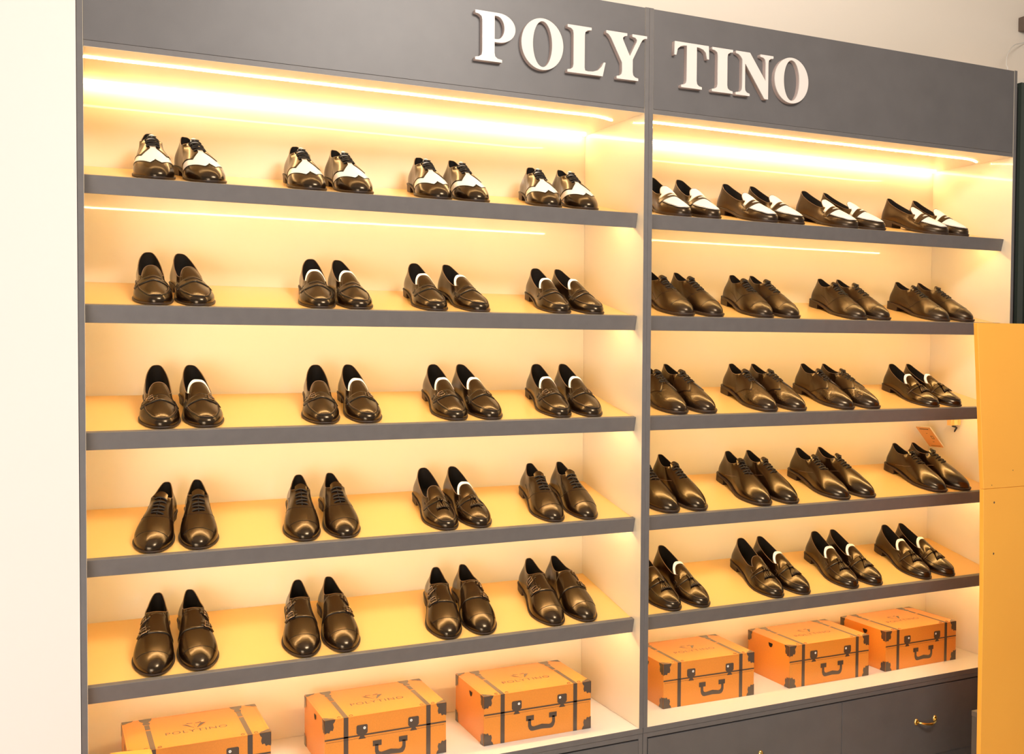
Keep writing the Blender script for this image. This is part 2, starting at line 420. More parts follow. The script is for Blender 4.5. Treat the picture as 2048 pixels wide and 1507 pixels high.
# ------------------------------------------------------------------ shoes
def cr_closed(P, n):
    """closed Catmull-Rom through P, returns dense points"""
    out = []; N = len(P)
    for i in range(N):
        p0, p1, p2, p3 = (Vector(P[(i + k) % N]) for k in (-1, 0, 1, 2))
        for j in range(n):
            t = j / n
            out.append(0.5 * ((2 * p1) + (p2 - p0) * t + (2 * p0 - 5 * p1 + 4 * p2 - p3) * t * t + (3 * p1 - p0 - 3 * p2 + p3) * t ** 3))
    return out
def resample(path, n, g=1.0):
    L = [0]
    for a, b_ in zip(path, path[1:]): L.append(L[-1] + (b_ - a).length)
    out = []; k = 0
    for i in range(n + 1):
        d = L[-1] * (1 - (1 - i / n) ** g)
        while k < len(L) - 2 and L[k + 1] < d: k += 1
        seg = L[k + 1] - L[k]; t = 0 if seg == 0 else (d - L[k]) / seg
        out.append(path[k].lerp(path[k + 1], max(0, min(1, t))))
    return out
WX = 1.11
OUT = [(0, 0), (18, 3.5), (30, 17), (34, 45), (34, 85), (36.5, 122), (44, 160), (51, 196), (50.5, 228), (40, 260), (25.5, 284), (10, 297.5), (-3, 300), (-17, 296), (-31, 281), (-42.5, 255), (-49.5, 222), (-48, 186), (-39, 146), (-31, 108), (-30, 66), (-32, 28), (-20, 5)]
TOE_I = 12
HALF = 56
def loop_from(P, toe_i, g=1.0):
    dense = cr_closed([(Vector((x, y, z)) / 1000) for x, y, z in P], 12)
    k = toe_i * 12
    a = resample(dense[:k + 1], HALF, g)
    b_ = resample([dense[0]] + dense[:k - 1:-1], HALF, g)[::-1]
    return a + b_[1:-1]      # heel ... toe ... back, 2*HALF points
def arch(y):
    y = y * 1000
    K = [(0, 20.5), (40, 19.5), (72, 18), (100, 13), (130, 7), (160, 1.6), (185, 0), (255, 0), (282, 1.6), (300, 4.0)]
    for (a, za), (b_, zb) in zip(K, K[1:]):
        if y <= b_:
            t = max(0, (y - a) / (b_ - a)); t = t * t * (3 - 2 * t) * 0.5 + t * 0.5
            return (za + (zb - za) * t) / 1000
    return K[-1][1] / 1000
def sm(t, a, b_):
    t = max(0, min(1, (t - a) / (b_ - a))); return t * t * (3 - 2 * t)

TOP_LACED = [(0, 7, 110), (11.5, 12, 108), (20.5, 31, 98), (27, 56, 89), (31, 80, 88), (28.5, 100, 92), (0, 110, 101)]
TOP_LOAFER = [(0, 6, 112), (15, 12, 109), (27, 33, 96), (34, 66, 82), (37, 104, 69), (37, 140, 61), (27, 162, 65), (0, 170, 71)]
def sym(P):
    h = P + [(-x * 0.96, y, z + (0 if i in (0,) else 1.5)) for i, (x, y, z) in list(enumerate(P))[-2:0:-1]]
    return h, len(P) - 1

class Shoe:
    def __init__(s, kind, thick=0.006, welt=0.0018, moc=False, toe_h=0.047, upper_m=leather, squash=1.0):
        s.kind = kind; s.thick = thick
        o, ti = [(x * WX, y, 0) for x, y in OUT], TOE_I
        s.out = loop_from(o, ti)
        s.F = lambda y: arch(y) + thick
        topP, tti = sym(TOP_LACED if kind == 'laced' else TOP_LOAFER)
        dz = thick - 0.006
        s.top = [p + Vector((0, 0, dz)) for p in loop_from(topP, tti, g=2.0)]
        N = 2 * HALF; s.N = N
        NV = 22
        # outward normals of the outline
        nor = []
        for i in range(N):
            t = (s.out[(i + 1) % N] - s.out[i - 1]); n = Vector((t.y, -t.x, 0)).normalized(); nor.append(n)
        s.nor = nor
        rows = [[] for _ in range(NV + 1)]
        loaf = kind != 'laced'
        for i in range(N):
            u = i / HALF if i <= HALF else (N - i) / HALF
            A = s.out[i] - nor[i] * 0.0025; A = Vector((A.x, A.y, s.F(A.y) - 0.0005))
            B = s.top[i].copy()
            w = sm(u, 0.22, 0.80)
            hz = B.z - A.z
            wallh = (1 - w) * 0.45 * hz + w * (toe_h if not moc else toe_h * 0.76)
            P1 = A + nor[i] * (0.006 * (1 - w) + 0.0045 * w) + Vector((0, 0, wallh))
            dAB = Vector((A.x - B.x, A.y - B.y, 0))
            k2 = (1 - w) * 0.10 + w * (0.52 if not moc else 0.66)
            drop = (1 - w) * 0.35 * hz + w * ((0.047 if not loaf else 0.027) + (0.006 if loaf else -0.010) * math.sin(math.pi * min(1, max(0, (u - .40) / .60))) ** 2)
            P2 = B + dAB * k2 + Vector((0, 0, -drop))
            for j in range(NV + 1):
                t = j / NV
                p = A * (1 - t) ** 3 + P1 * 3 * t * (1 - t) ** 2 + P2 * 3 * t * t * (1 - t) + B * t ** 3
                rows[j].append(p)
        s.rows = rows
        mb = MB()
        mb.grid(rows, upper_m, closed=True)
        s.upper_mb = mb
        # bvh for draping
        polys = [f for f in mb.f]
        s.bvh = BVHTree.FromPolygons([Vector(v) for v in mb.v], polys)
        # rim
        rim = []
        cen = Vector((0, 0.07, 0))
        ins = []
        for i in range(N):
            t = s.top[(i + 1) % N] - s.top[i - 1]
            n = Vector((t.y, -t.x, 0)); n = n.normalized() if n.length > 1e-7 else Vector((0, 1, 0))
            ins.append(n)
        s.topn = ins
        r1 = [s.top[i] - ins[i] * 0.0010 + Vector((0, 0, 0.0008)) for i in range(N)]
        r2 = [s.top[i] - ins[i] * 0.0024 + Vector((0, 0, -0.0002)) for i in range(N)]
        mb2 = MB(); mb2.grid([s.top, r1, r2], edgem, closed=True); s.rim = mb2
        # lining
        lin_ = [r2]
        bot = []
        for i in range(N):
            p = s.out[i] - nor[i] * 0.010
            y = min(p.y, 0.185 if kind == 'laced' else 0.20)
            bot.append(Vector((p.x * 0.86, y, s.F(y) + 0.004)))
        for j in range(1, 6):
            t = j / 5
            lin_.append([r2[i].lerp(bot[i], t) + Vector((0, 0, 0)) for i in range(N)])
        mb3 = MB(); n0 = mb3.grid(lin_, liningm, closed=True)
        mb3.face([n0 + 5 * N + i for i in range(N)], liningm); s.lining = mb3
        # sole
        mb4 = MB()
        rr = []
        for off, dzz in ((-0.006, 0.0), (welt - 0.0006, 0.0), (welt, -0.0008), (welt, -0.003), (welt * 0.6, -thick + 0.001), (welt * 0.2 - 0.001, -thick)):
            if off == -0.006 or True:
                rr.append([Vector((s.out[i].x, s.out[i].y, 0)) + nor[i] * off + Vector((0, 0, s.F(s.out[i].y) + dzz)) for i in range(N)])
        n0 = mb4.grid(rr, solem, closed=True)
        mb4.face([n0 + i for i in range(N)], solem)
        mb4.face([n0 + 5 * N + i for i in range(N)], solem)
        s.sole = mb4
        # heel block
        HB = 0.074
        idx = [i for i in range(N) if s.out[i].y <= HB]
        idx = [i for i in idx if i > HALF] + [i for i in idx if i <= HALF]
        mb5 = MB(); rws = []
        for q in range(6):
            t = q / 5
            row = []
            for i in idx:
                p = Vector((s.out[i].x, s.out[i].y, 0)) + nor[i] * (welt * (0.3 if thick < 0.009 else 0.8) - 0.0022 * t)
                ztop = arch(s.out[i].y) + 0.001
                row.append(Vector((p.x, min(p.y, HB - 0.003 * t), ztop * (1 - t))))
            rws.append(row)
        n0 = mb5.grid(rws, solem, closed=True); C = len(idx)
        mb5.face([n0 + i for i in range(C)], solem); mb5.face([n0 + 5 * C + i for i in range(C)], solem)
        s.heel = mb5
        s.extra = []       # (name, MB, smooth)
    # -- draping
    def xm(s, y):
        return -0.001 + 0.002 * math.sin(y * 9)
    def dr(s, y, phi, off=0.0):
        """surface point at station y, angle phi (deg, + lateral)"""
        a = math.radians(phi)
        o = Vector((s.xm(y), y, s.F(y) + 0.013))
        d = Vector((math.sin(a), 0, math.cos(a)))
        h = s.bvh.ray_cast(o, d)
        if h[0] is None:
            return o + d * 0.045
        n = h[1]
        if n.dot(d) < 0: n = -n
        return h[0] + n * off
    def pl(s, x, y, off=0.0):
        h = s.bvh.ray_cast(Vector((x, y, 0.25)), Vector((0, 0, -1)))
        if h[0] is None: return Vector((x, y, 0.06))
        n = h[1]
        if n.z < 0: n = -n
        return h[0] + n * off
    def add(s, name, mb, smooth=True): s.extra.append((name, mb, smooth))
    def patch(s, name, m, f, nu, nv, off, skirt=(1, 1, 1, 1), mb=None):
        """f(u,v)->(point function given offset). skirt u0,u1,v0,v1"""
        new = mb is None
        if new: mb = MB()
        rows = []
        for i in range(nu + 1):
            u = i / nu; row = []
            for j in range(nv + 1):
                v = j / nv
                o = off(u, v) if callable(off) else off
                row.append(f(u, v, o))
            lo = [f(u, 0, -0.0004)] if skirt[2] else []
            hi = [f(u, 1, -0.0004)] if skirt[3] else []
            rows.append(lo + row + hi)
        def edge(u):
            r = [f(u, j / nv, -0.0004) for j in range(nv + 1)]
            return ([f(u, 0, -0.0004)] if skirt[2] else []) + r + ([f(u, 1, -0.0004)] if skirt[3] else [])
        if skirt[0]: rows = [edge(0)] + rows
        if skirt[1]: rows = rows + [edge(1)]
        mb.grid(rows, m)
        if new: s.add(name, mb)
        return mb

    # -- features
    def seam_phi(s, mb, fy, a0, a1, n=40, r=0.0006, off=0.0002):
        pts = [s.dr(fy(a0 + (a1 - a0) * i / n), a0 + (a1 - a0) * i / n, off) for i in range(n + 1)]
        mb.tube(pts, r, seamm, 5)
    def laces(s, ys, hw=0.013, loops=True, skew=0.002, r=0.0021, lift=0.0014):
        mb = MB()
        for k, y in enumerate(ys):
            pts = []
            sk = skew * (1 if k % 2 else -1)
            for i in range(13):
                t = -1 + 2 * i / 12
                x = t * hw; yy = y + sk * t
                o = lift + 0.0020 * (1 - t * t) if abs(t) < .95 else -0.001
                pts.append(s.pl(x, yy, o))
            mb.tube(pts, r, lacem, 6)
        if loops:
            y0 = ys[0] - 0.002
            for sg in (-1, 1):
                base_ = s.pl(0, y0 + 0.004, 0.004)
                pts = [base_ + Vector((sg * 0.011 * math.sin(a) * (1.0), -0.004 + 0.006 * math.cos(a * 1.0), 0.002 + 0.003 * math.sin(a * 0.5))) for a in [i * math.pi * 2 / 14 for i in range(8)]]
                mb.tube(pts, r * 0.8, lacem, 5)
        s.add('laces', mb)
    def tongue_laced(s, m=None, hw=0.0185):
        m = m or s.upper_mb.mats[0]
        mb = MB(); rows = []
        for i in range(7):
            u = i / 6; row = []
            for j in range(13):
                t = -1 + 2 * j / 12
                y = 0.116 - u * (0.020 - 0.007 * t * t)
                z = 0.1015 + (s.thick - 0.006) + 0.0115 * u - 0.008 * t * t
                row.append(Vector((t * hw, y, z)))
            rows.append(row)
        mb.grid(rows, m); mb.grid([[p - Vector((0, 0, 0.002)) for p in r] for r in rows], m)
        s.add('tongue', mb)
    def tongue_loafer(s, m=None):
        m = m or s.upper_mb.mats[0]
        mb = MB(); rows = []
        dz = s.thick - 0.006
        for i in range(14):
            u = i / 13; row = []
            for j in range(19):
                t = -1 + 2 * j / 18
                ext = math.sqrt(max(0, 1 - 0.93 * t ** 4))
                x = t * (0.0355 - 0.0035 * u)
                y = 0.186 - u * 0.060 * ext
                z0 = s.pl(x, 0.186, 0.0006).z
                z1 = 0.0660 + dz + 0.46 * (0.180 - (0.186 - 0.060 * ext)) - 0.018 * abs(t) ** 2.2
                row.append(Vector((x, y, z0 + (z1 - z0) * (u + 0.10 * math.sin(math.pi * u)))))
            rows.append(row)
        n = mb.grid(rows, m)
        mb.grid([rows[-1], [p + Vector((0, 0.0004, -0.0022)) for p in rows[-1]]], m)
        mb.grid([[p + Vector((0, 0.0004, -0.0022)) for p in r] for r in rows], m)
        s.add('tongue', mb)
        e = MB(); e.tube(rows[-1], 0.0011, edgem, 6); s.add('tongue_piping', e)
    AP = [(0.160, 0.0405), (0.178, 0.0430), (0.198, 0.0445), (0.218, 0.0440), (0.238, 0.0405), (0.256, 0.0345), (0.273, 0.0265), (0.285, 0.0150), (0.2895, 0.0)]
    def ap_w(s, y):
        for (a, wa), (b_, wb) in zip(s.AP, s.AP[1:]):
            if y <= b_:
                t = max(0, (y - a) / (b_ - a)); return wa + (wb - wa) * t
        return 0
    def apron(s, r=0.0013, m=seamm, off=0.0006):
        P = [(w - 0.001, y) for y, w in s.AP] + [(-w - 0.001, y) for y, w in s.AP[-2::-1]]
        dense = []
        for i in range(len(P) - 1):
            p0 = Vector(P[max(0, i - 1)]); p1 = Vector(P[i]); p2 = Vector(P[i + 1]); p3 = Vector(P[min(len(P) - 1, i + 2)])
            for j in range(5):
                t = j / 5
                dense.append(0.5 * ((2 * p1) + (p2 - p0) * t + (2 * p0 - 5 * p1 + 4 * p2 - p3) * t * t + (3 * p1 - p0 - 3 * p2 + p3) * t ** 3))
        dense.append(Vector(P[-1]))
        mb = MB(); mb.tube([s.pl(p.x, p.y, off) for p in dense], r, m, 6)
        inner = [s.pl(p.x * 0.93, 0.160 + (p.y - 0.160) * 0.975, off * 0.8) for p in dense]
        mb.tube(inner, r * 0.55, edgem, 5)
        s.add('apron_seam', mb)
    def plug(s, m):
        def f(u, v, o):
            y = 0.163 + (0.288 - 0.163) * (1 - (1 - u) ** 1.8)
            w = max(s.ap_w(y), 0.001); x = (-1 + 2 * v) * w - 0.001
            return s.pl(x, y, o)
        s.patch('vamp_insert', m, f, 26, 18, 0.0006)
    def strap(s, name, m, y0, y1, a=78, off=0.0016, curve=0.006):
        def f(u, v, o):
            phi = -a + 2 * a * u
            c = curve * (1 - (phi / a) ** 2)
            wid = 1 - 0.25 * abs(phi / a)
            ym = (y0 + y1) / 2 - c * -1.0
            y = ym + (v - 0.5) * (y1 - y0) * wid
            return s.dr(y, phi, o)
        s.patch(name, m, f, 36, 6, off)

    def finish(s, mirror):
        out = {}
        parts = [('upper', s.upper_mb, True), ('collar_rim', s.rim, True), ('lining', s.lining, True), ('sole', s.sole, False), ('heel', s.heel, False)] + s.extra
        return [(n, mb.mesh('shoe_' + n, smooth=sm_, mirror=mirror)) for n, mb, sm_ in parts]

def oxford_seams(s, brogue=False, cap=True):
    mb = MB()
    s.seam_phi(mb, lambda a: 0.187 - 0.050 * (abs(a) / 90) ** 2, -98, 98); s.add('vamp_seam', mb)
    mb = MB(); s.seam_phi(mb, lambda a: 0.243 + 0.004 * math.cos(math.radians(a)), -80, 80, r=0.0008); s.add('toe_cap_seam', mb)
    for sg in (-1, 1):
        mb = MB()
        pts = [s.dr(0.110 + 0.072 * t, sg * (40 + 6 * math.sin(t * 2.4)), 0.0002) for t in [i / 14 for i in range(15)]]
        mb.tube(pts, 0.0005, seamm, 5); s.add('facing_seam', mb); mb = MB()
        pts = [s.dr(0.075 + 0.070 * t, sg * (62 + 22 * t * t), 0.0002) for t in [i / 14 for i in range(15)]]
        mb.tube(pts, 0.0005, seamm, 5); s.add('quarter_seam', mb)
    mb = MB()
    # facing slit
    def f(u, v, o): return s.pl((-1 + 2 * v) * 0.0018, 0.108 + 0.072 * u, o)
    s.patch('', seamm, f, 10, 2, 0.0003, mb=mb)
    s.add('lacing_slit', mb)
def perfs(s, curve, n, name='brogue_perforations', r=0.0009):
    mb = MB()
    for i in range(n):
        y, a = curve(i / (n - 1))
        p = s.dr(y, a, 0.0004); q = s.dr(y, a, 0.0009)
        nn = (q - p).normalized(); t1 = nn.orthogonal().normalized(); t2 = nn.cross(t1)
        mb.poly([q + (t1 * math.cos(k * math.pi / 3) + t2 * math.sin(k * math.pi / 3)) * r for k in range(6)], seamm)
    return mb

def make_style(style):
    if style == 'wingtip':
        s = Shoe('laced', thick=0.007, toe_h=0.037)
        wing = lambda a: 0.240 + 0.021 * math.sin(math.radians(min(abs(a), 62) / 62 * 90)) ** 0.6 - (0.0 if abs(a) < 30 else 0.105 * ((abs(a) - 30) / 66) ** 1.25)
        def f(u, v, o):
            a = -98 + 196 * v
            y0 = 0.155 - 0.040 * (abs(a) / 98)
            y1 = max(wing(a), y0 + 0.004)
            return s.dr(y0 + (y1 - y0) * u, a, o)
        s.patch('white_vamp', leather_wh, f, 14, 56, 0.0006)
        mb = MB(); s.seam_phi(mb, wing, -98, 98, n=60, r=0.0009, off=0.0004)
        s.add('wing_seam', mb)
        pm = perfs(s, lambda t: (wing(-80 + 160 * t) + 0.0045, -80 + 160 * t), 44)
        for k in range(9):
            a = 2 * math.pi * k / 8
            x, y = (0.006 * math.cos(a), 0.252 + 0.006 * math.sin(a)) if k < 8 else (0, 0.252)
            q = s.pl(x, y, 0.0008); pm.poly([q + Vector((math.cos(j * math.pi / 3) * 0.0011, math.sin(j * math.pi / 3) * 0.0011, 0)) for j in range(6)], seamm)
        s.add('brogue_perforations', pm, False)
        derby_flaps(s, leather)
        s.tongue_laced(leather_wh, 0.0115)
        s.laces([0.111, 0.1225, 0.134, 0.1455, 0.157], hw=0.0185, lift=0.0032)
    elif style == 'penny':
        s = Shoe('loafer', moc=True, toe_h=0.040)
        s.tongue_loafer(); s.apron(m=seamm)
        s.strap('strap', leather, 0.172, 0.204, off=0.0026, curve=0.003)
        mb = MB(); s.seam_phi(mb, lambda a: 0.186 + 0.003 * math.cos(math.radians(a * 3)), -32, 32, r=0.0011, off=0.0030)
        s.seam_phi(mb, lambda a: 0.2085 - 0.006 * (a / 78) ** 2 - 0.0045 * (a / 78) ** 2, -76, 76, r=0.0013, off=0.0006)
        s.add('strap_slit', mb)
        beef(s)
    elif style == 'two_tone':
        s = Shoe('loafer', thick=0.009, moc=True, toe_h=0.040, upper_m=leather_mat)
        s.plug(leather_wh); s.tongue_loafer(leather_wh); s.apron(r=0.0015)
        s.strap('strap', leather_mat, 0.172, 0.202, off=0.0026, curve=0.003)
        def f(u, v, o):
            a = -26 + 52 * u; w = 0.0035 * math.sin(math.pi * u) ** 0.6
            return s.dr(0.1895 + 0.0035 * math.cos(math.radians(a * 3.4)) + (v - .5) * 2 * w, a, o)
        s.patch('strap_cutout', leather_wh, f, 16, 4, 0.0031, skirt=(0, 0, 0, 0))
    elif style == 'buckle':
        s = Shoe('loafer', moc=True, toe_h=0.040)
        s.tongue_loafer(); s.apron()
        s.strap('strap', leather, 0.173, 0.203, off=0.0026, curve=0.003)
        mb = MB(); s.seam_phi(mb, lambda a: 0.2065 - 0.0100 * (a / 78) ** 2, -76, 76, r=0.0013, off=0.0006)
        s.add('strap_edge', mb)
        def f(u, v, o):
            a = 6 + 62 * u; c = 0.188 - 0.002 * u
            return s.dr(c + (v - .5) * (0.018 if u < .9 else 0.010), a, o)
        s.patch('strap_end', leather, f, 16, 4, 0.0034)
        bm_ = MB()
        q = [(20, -.009), (20, .009), (33, .0095), (43, .006), (47, 0), (43, -.006), (33, -.0095)]
        pts = []
        for (a, dy), (a2, dy2) in zip(q, q[1:] + q[:1]):
            for j in range(3):
                t = j / 3; pts.append(s.dr(0.188 + 1.25 * dy + 1.25 * (dy2 - dy) * t, a + (a2 - a) * t, 0.0052))
        bm_.tube(pts, 0.0014, bucklem, 6, closed=True)
        bm_.tube([s.dr(0.188, 20 + 24 * t, 0.0062) for t in (0, .33, .66, 1)], 0.0010, bucklem, 6)
        s.add('buckle', bm_)
        beef(s)
    elif style == 'captoe':
        s = Shoe('laced', thick=0.006, toe_h=0.037)
        oxford_seams(s); s.tongue_laced()
        s.laces([0.115, 0.130, 0.145, 0.159, 0.172], hw=0.0185, loops=False)
    elif style == 'tassel':
        s = Shoe('loafer', moc=True, toe_h=0.039)
        s.tongue_loafer(); s.apron(r=0.0010)
        s.strap('strap', leather, 0.173, 0.192, curve=0.003, off=0.0024)
        mb = MB(); s.seam_phi(mb, lambda a: 0.1955 - 0.0075 * (a / 78) ** 2, -76, 76, r=0.0010, off=0.0006); s.add('strap_edge', mb)
        mb = MB()
        for k in range(3):
            c = s.pl(0.0, 0.178 + 0.004 * k, 0.004)
            mb.tube([c + Vector((0.006 * math.cos(a), 0.0035 * math.sin(a), 0.001 * math.sin(2 * a))) for a in [i * math.pi / 6 for i in range(12)]], 0.0014, leather, 6, closed=True)
        s.add('knot', mb)
        for sg in (-1, 1):
            mb = MB()
            hd = [s.pl(sg * (0.002 + 0.003 * t), 0.187 + 0.011 * t, 0.0050) for t in (0, .33, .66, 1)]
            mb.tube(hd, [0.0024, 0.0038, 0.0042, 0.0044], leather, 8)
            for k in range(8):
                t = -1 + 2 * k / 7
                xe = sg * 0.0115 + t * 0.0105
                pts = [s.pl(sg * 0.005 + (xe - sg * 0.005) * q, 0.198 + q * 0.033, 0.0056 - 0.002 * q + 0.0012 * math.sin(k * 2.1)) for q in (0, .35, .7, 1)]
                mb.tube(pts, [0.0013, 0.0018, 0.0019, 0.0018], leather, 5)
            s.add('tassel', mb)
    elif style == 'monk':
        s = Shoe('laced', thick=0.006, toe_h=0.040)
        mb = MB(); s.seam_phi(mb, lambda a: 0.243 + 0.004 * math.cos(math.radians(a)), -80, 80, r=0.0007)
        s.add('toe_cap_seam', mb)
        yl = lambda a: 0.182 - 0.020 * max(0, -a / 90) ** 1.6 - 0.004 * max(0, a / 40)
        def f(u, v, o):
            a = -92 + 112 * v
            return s.dr(0.107 + (yl(a) - 0.107) * u, a, o)
        s.patch('vamp_flap', leather, f, 14, 34, lambda u, v: 0.0006 + 0.0018 * u, skirt=(1, 1, 0, 1))
        mb = MB(); mb.tube([s.dr(yl(-92 + 128 * i / 40) + 0.0005, -92 + 128 * i / 40, 0.0006) for i in range(41)], 0.0011, seamm, 5)
        s.add('flap_edge', mb)
        # throat edge strip closing the flap
        for y0 in (0.118, 0.166):
            def g(u, v, o, y0=y0):
                a = 12 + 46 * u; ww = 0.0155 * (1 - 0.45 * sm(u, .82, 1))
                return s.dr(y0 + 0.003 * u + (v - .5) * ww, a, o)
            s.patch('strap', leather, g, 14, 4, 0.0040)
            bk = MB(); q = [(22, -.0105), (22, .0105), (42, .0105), (42, -.0105)]; pts = []
            for (a, dy), (a2, dy2) in zip(q, q[1:] + q[:1]):
                for j in range(4):
                    t = j / 4; pts.append(s.dr(y0 + 0.002 + dy + (dy2 - dy) * t, a + (a2 - a) * t, 0.0055))
            bk.tube(pts, 0.0015, bucklem, 6, closed=True)
            bk.tube([s.dr(y0 + 0.002, 22 + 22 * t, 0.0068) for t in (0, .33, .66, 1)], 0.0009, bucklem, 6)
            s.add('buckle', bk)
    elif style == 'brogue':
        s = Shoe('laced', thick=0.011, welt=0.0045, toe_h=0.037, upper_m=leather_mat)
        oxford_seams(s)
        pm = perfs(s, lambda t: (0.2385 + 0.004 * math.cos(math.radians(-70 + 140 * t)), -70 + 140 * t), 34)
        p2 = perfs(s, lambda t: (0.191 - 0.050 * (abs(-85 + 170 * t) / 90) ** 2, -85 + 170 * t), 44)
        s.add('cap_perforations', pm, False); s.add('vamp_perforations', p2, False)
        s.tongue_laced(); s.laces([0.112, 0.127, 0.141, 0.155, 0.169], hw=0.0185)
    elif style == 'embossed':
        s = Shoe('laced', thick=0.011, welt=0.0045, toe_h=0.037, upper_m=leather_emb)
        derby_flaps(s, leather_mat); s.tongue_laced(leather_mat)
        s.laces([0.111, 0.124, 0.137, 0.150, 0.161], hw=0.0185, lift=0.0032)
    elif style == 'plain':
        s = Shoe('laced', thick=0.010, welt=0.0045, toe_h=0.037, upper_m=leather)
        for sg in (-1, 1):
            mb = MB()
            pts = [s.dr(0.070 + 0.080 * t, sg * (92 - 46 * t ** 0.8), 0.0002) for t in [i / 18 for i in range(19)]]
            mb.tube(pts, 0.0006, edgem, 5); s.add('quarter_seam', mb)
        mb = MB()
        def f(u, v, o): return s.pl((-1 + 2 * v) * 0.0018, 0.108 + 0.066 * u, o)
        s.patch('', seamm, f, 10, 2, 0.0003, mb=mb)
        s.add('lacing_slit', mb)
        s.tongue_laced(); s.laces([0.112, 0.125, 0.139, 0.153, 0.166], hw=0.018)
    return s
def derby_flaps(s, m):
    yf = lambda a: 0.164 + 0.036 * min(1, (a - 8) / 34) ** 0.8 - 0.085 * max(0, (a - 43) / 57) ** 0.75
    for sg in (-1, 1):
        mb = MB()
        def f(u, v, o, sg=sg):
            a = 8 + 92 * v
            return s.dr(0.106 + (max(yf(a), 0.112) - 0.106) * u, sg * a, o)
        s.patch('', m, f, 12, 26, lambda u, v: 0.0004 + 0.0022 * u, skirt=(0, 1, 1, 0), mb=mb)
        mb.tube([s.dr(max(yf(8 + 92 * i / 30), 0.112) + 0.0006, sg * (8 + 92 * i / 30), 0.0004) for i in range(31)], 0.0010, seamm, 5)
        s.add('lacing_facing', mb)
def beef(s):
    for sg in (-1, 1):
        mb = MB()
        for k in range(6):
            y = 0.168 + 0.0062 * k
            mb.tube([s.dr(y, sg * (60 + 12 * t), 0.0022) for t in (0, .5, 1)], 0.0008, seamm, 5)
        s.add('strap_stitching', mb)

def tissue_mesh(mirror):
    mb = MB(); rows = []
    rnd = random.Random(5)
    for i in range(8):
        u = i / 7; row = []
        for j in range(21):
            t = -1 + 2 * j / 20
            ext = math.sqrt(max(0, 1 - 0.80 * t ** 4))
            y = 0.165 - u * 0.0500 * ext - 0.0008
            z = 0.0650 + 0.46 * (0.180 - y) - 0.017 * abs(t) ** 2.2 + 0.0007 * math.sin(7 * t + 4 * u) - 0.0025 + 0.003 * u
            row.append(Vector((t * 0.0325, y, z)))
        rows.append(row)
    mb.grid(rows, tissuem); mb.grid([[p + Vector((0, 0.0005, -0.007)) for p in r] for r in rows], tissuem)
    mb.grid([rows[-1], [p + Vector((0, 0.0005, -0.007)) for p in rows[-1]]], tissuem)
    return mb.mesh('tissue_paper', smooth=True, mirror=mirror)
TISSUE = {m: tissue_mesh(m) for m in (False, True)}

STYLE_NAME = {'wingtip': ('wingtip_shoe', 'black and white wingtip'), 'penny': ('penny_loafer', 'dark brown-black penny loafer'),
              'buckle': ('buckle_loafer', 'black buckle-strap loafer'), 'captoe': ('cap_toe_oxford', 'black cap-toe oxford'),
              'tassel': ('tassel_loafer', 'black tassel loafer'), 'monk': ('double_monk_shoe', 'black double-buckle monk shoe'),
              'two_tone': ('two_tone_loafer', 'black loafer with white top'), 'brogue': ('brogue_oxford', 'chunky black brogue oxford'),
              'embossed': ('embossed_derby', 'black croc-embossed derby'), 'plain': ('plain_toe_derby', 'black plain-toe laced shoe')}
MESHES = {}
def get(style, mirror):
    if style not in MESHES:
        s = make_style(style)
        MESHES[style] = {False: s.finish(False), True: s.finish(True)}
    return MESHES[style][mirror]

PROTO = {}
def place(style, mirror, x, yaw, row, k, label, group):
    nm = STYLE_NAME[style][0]
    if (style, mirror) not in PROTO:
        root = link(nm, None); root.empty_display_size = 0.05
        for n, me in get(style, mirror): link(n, me, root)
        PROTO[(style, mirror)] = root
    else:
        src = PROTO[(style, mirror)]
        root = src.copy(); COL.objects.link(root)
        for c in src.children:
            q = c.copy(); q.parent = root; COL.objects.link(q)
    yt = 0.058; zt = SHZ[row] + (yt - LIPY) * math.tan(SLOPE) - SHD / math.cos(SLOPE) + 0.0002
    # local toe tip (0,0.30,0) goes to (x,yt,zt); local +y runs down the slope
    R = Matrix.Rotation(SLOPE, 4, 'X') @ Matrix.Rotation(math.pi - math.radians(yaw), 4, 'Z') @ Matrix.Diagonal((k, k, k, 1))
    tip = R @ Vector((-0.003 * (-1 if mirror else 1), 0.300, 0))
    M_ = R.copy(); M_.translation = Vector((x, yt, zt)) - tip
    root.matrix_world = M_
    root['label'] = label; root['category'] = 'shoe'; root['group'] = group
    return root

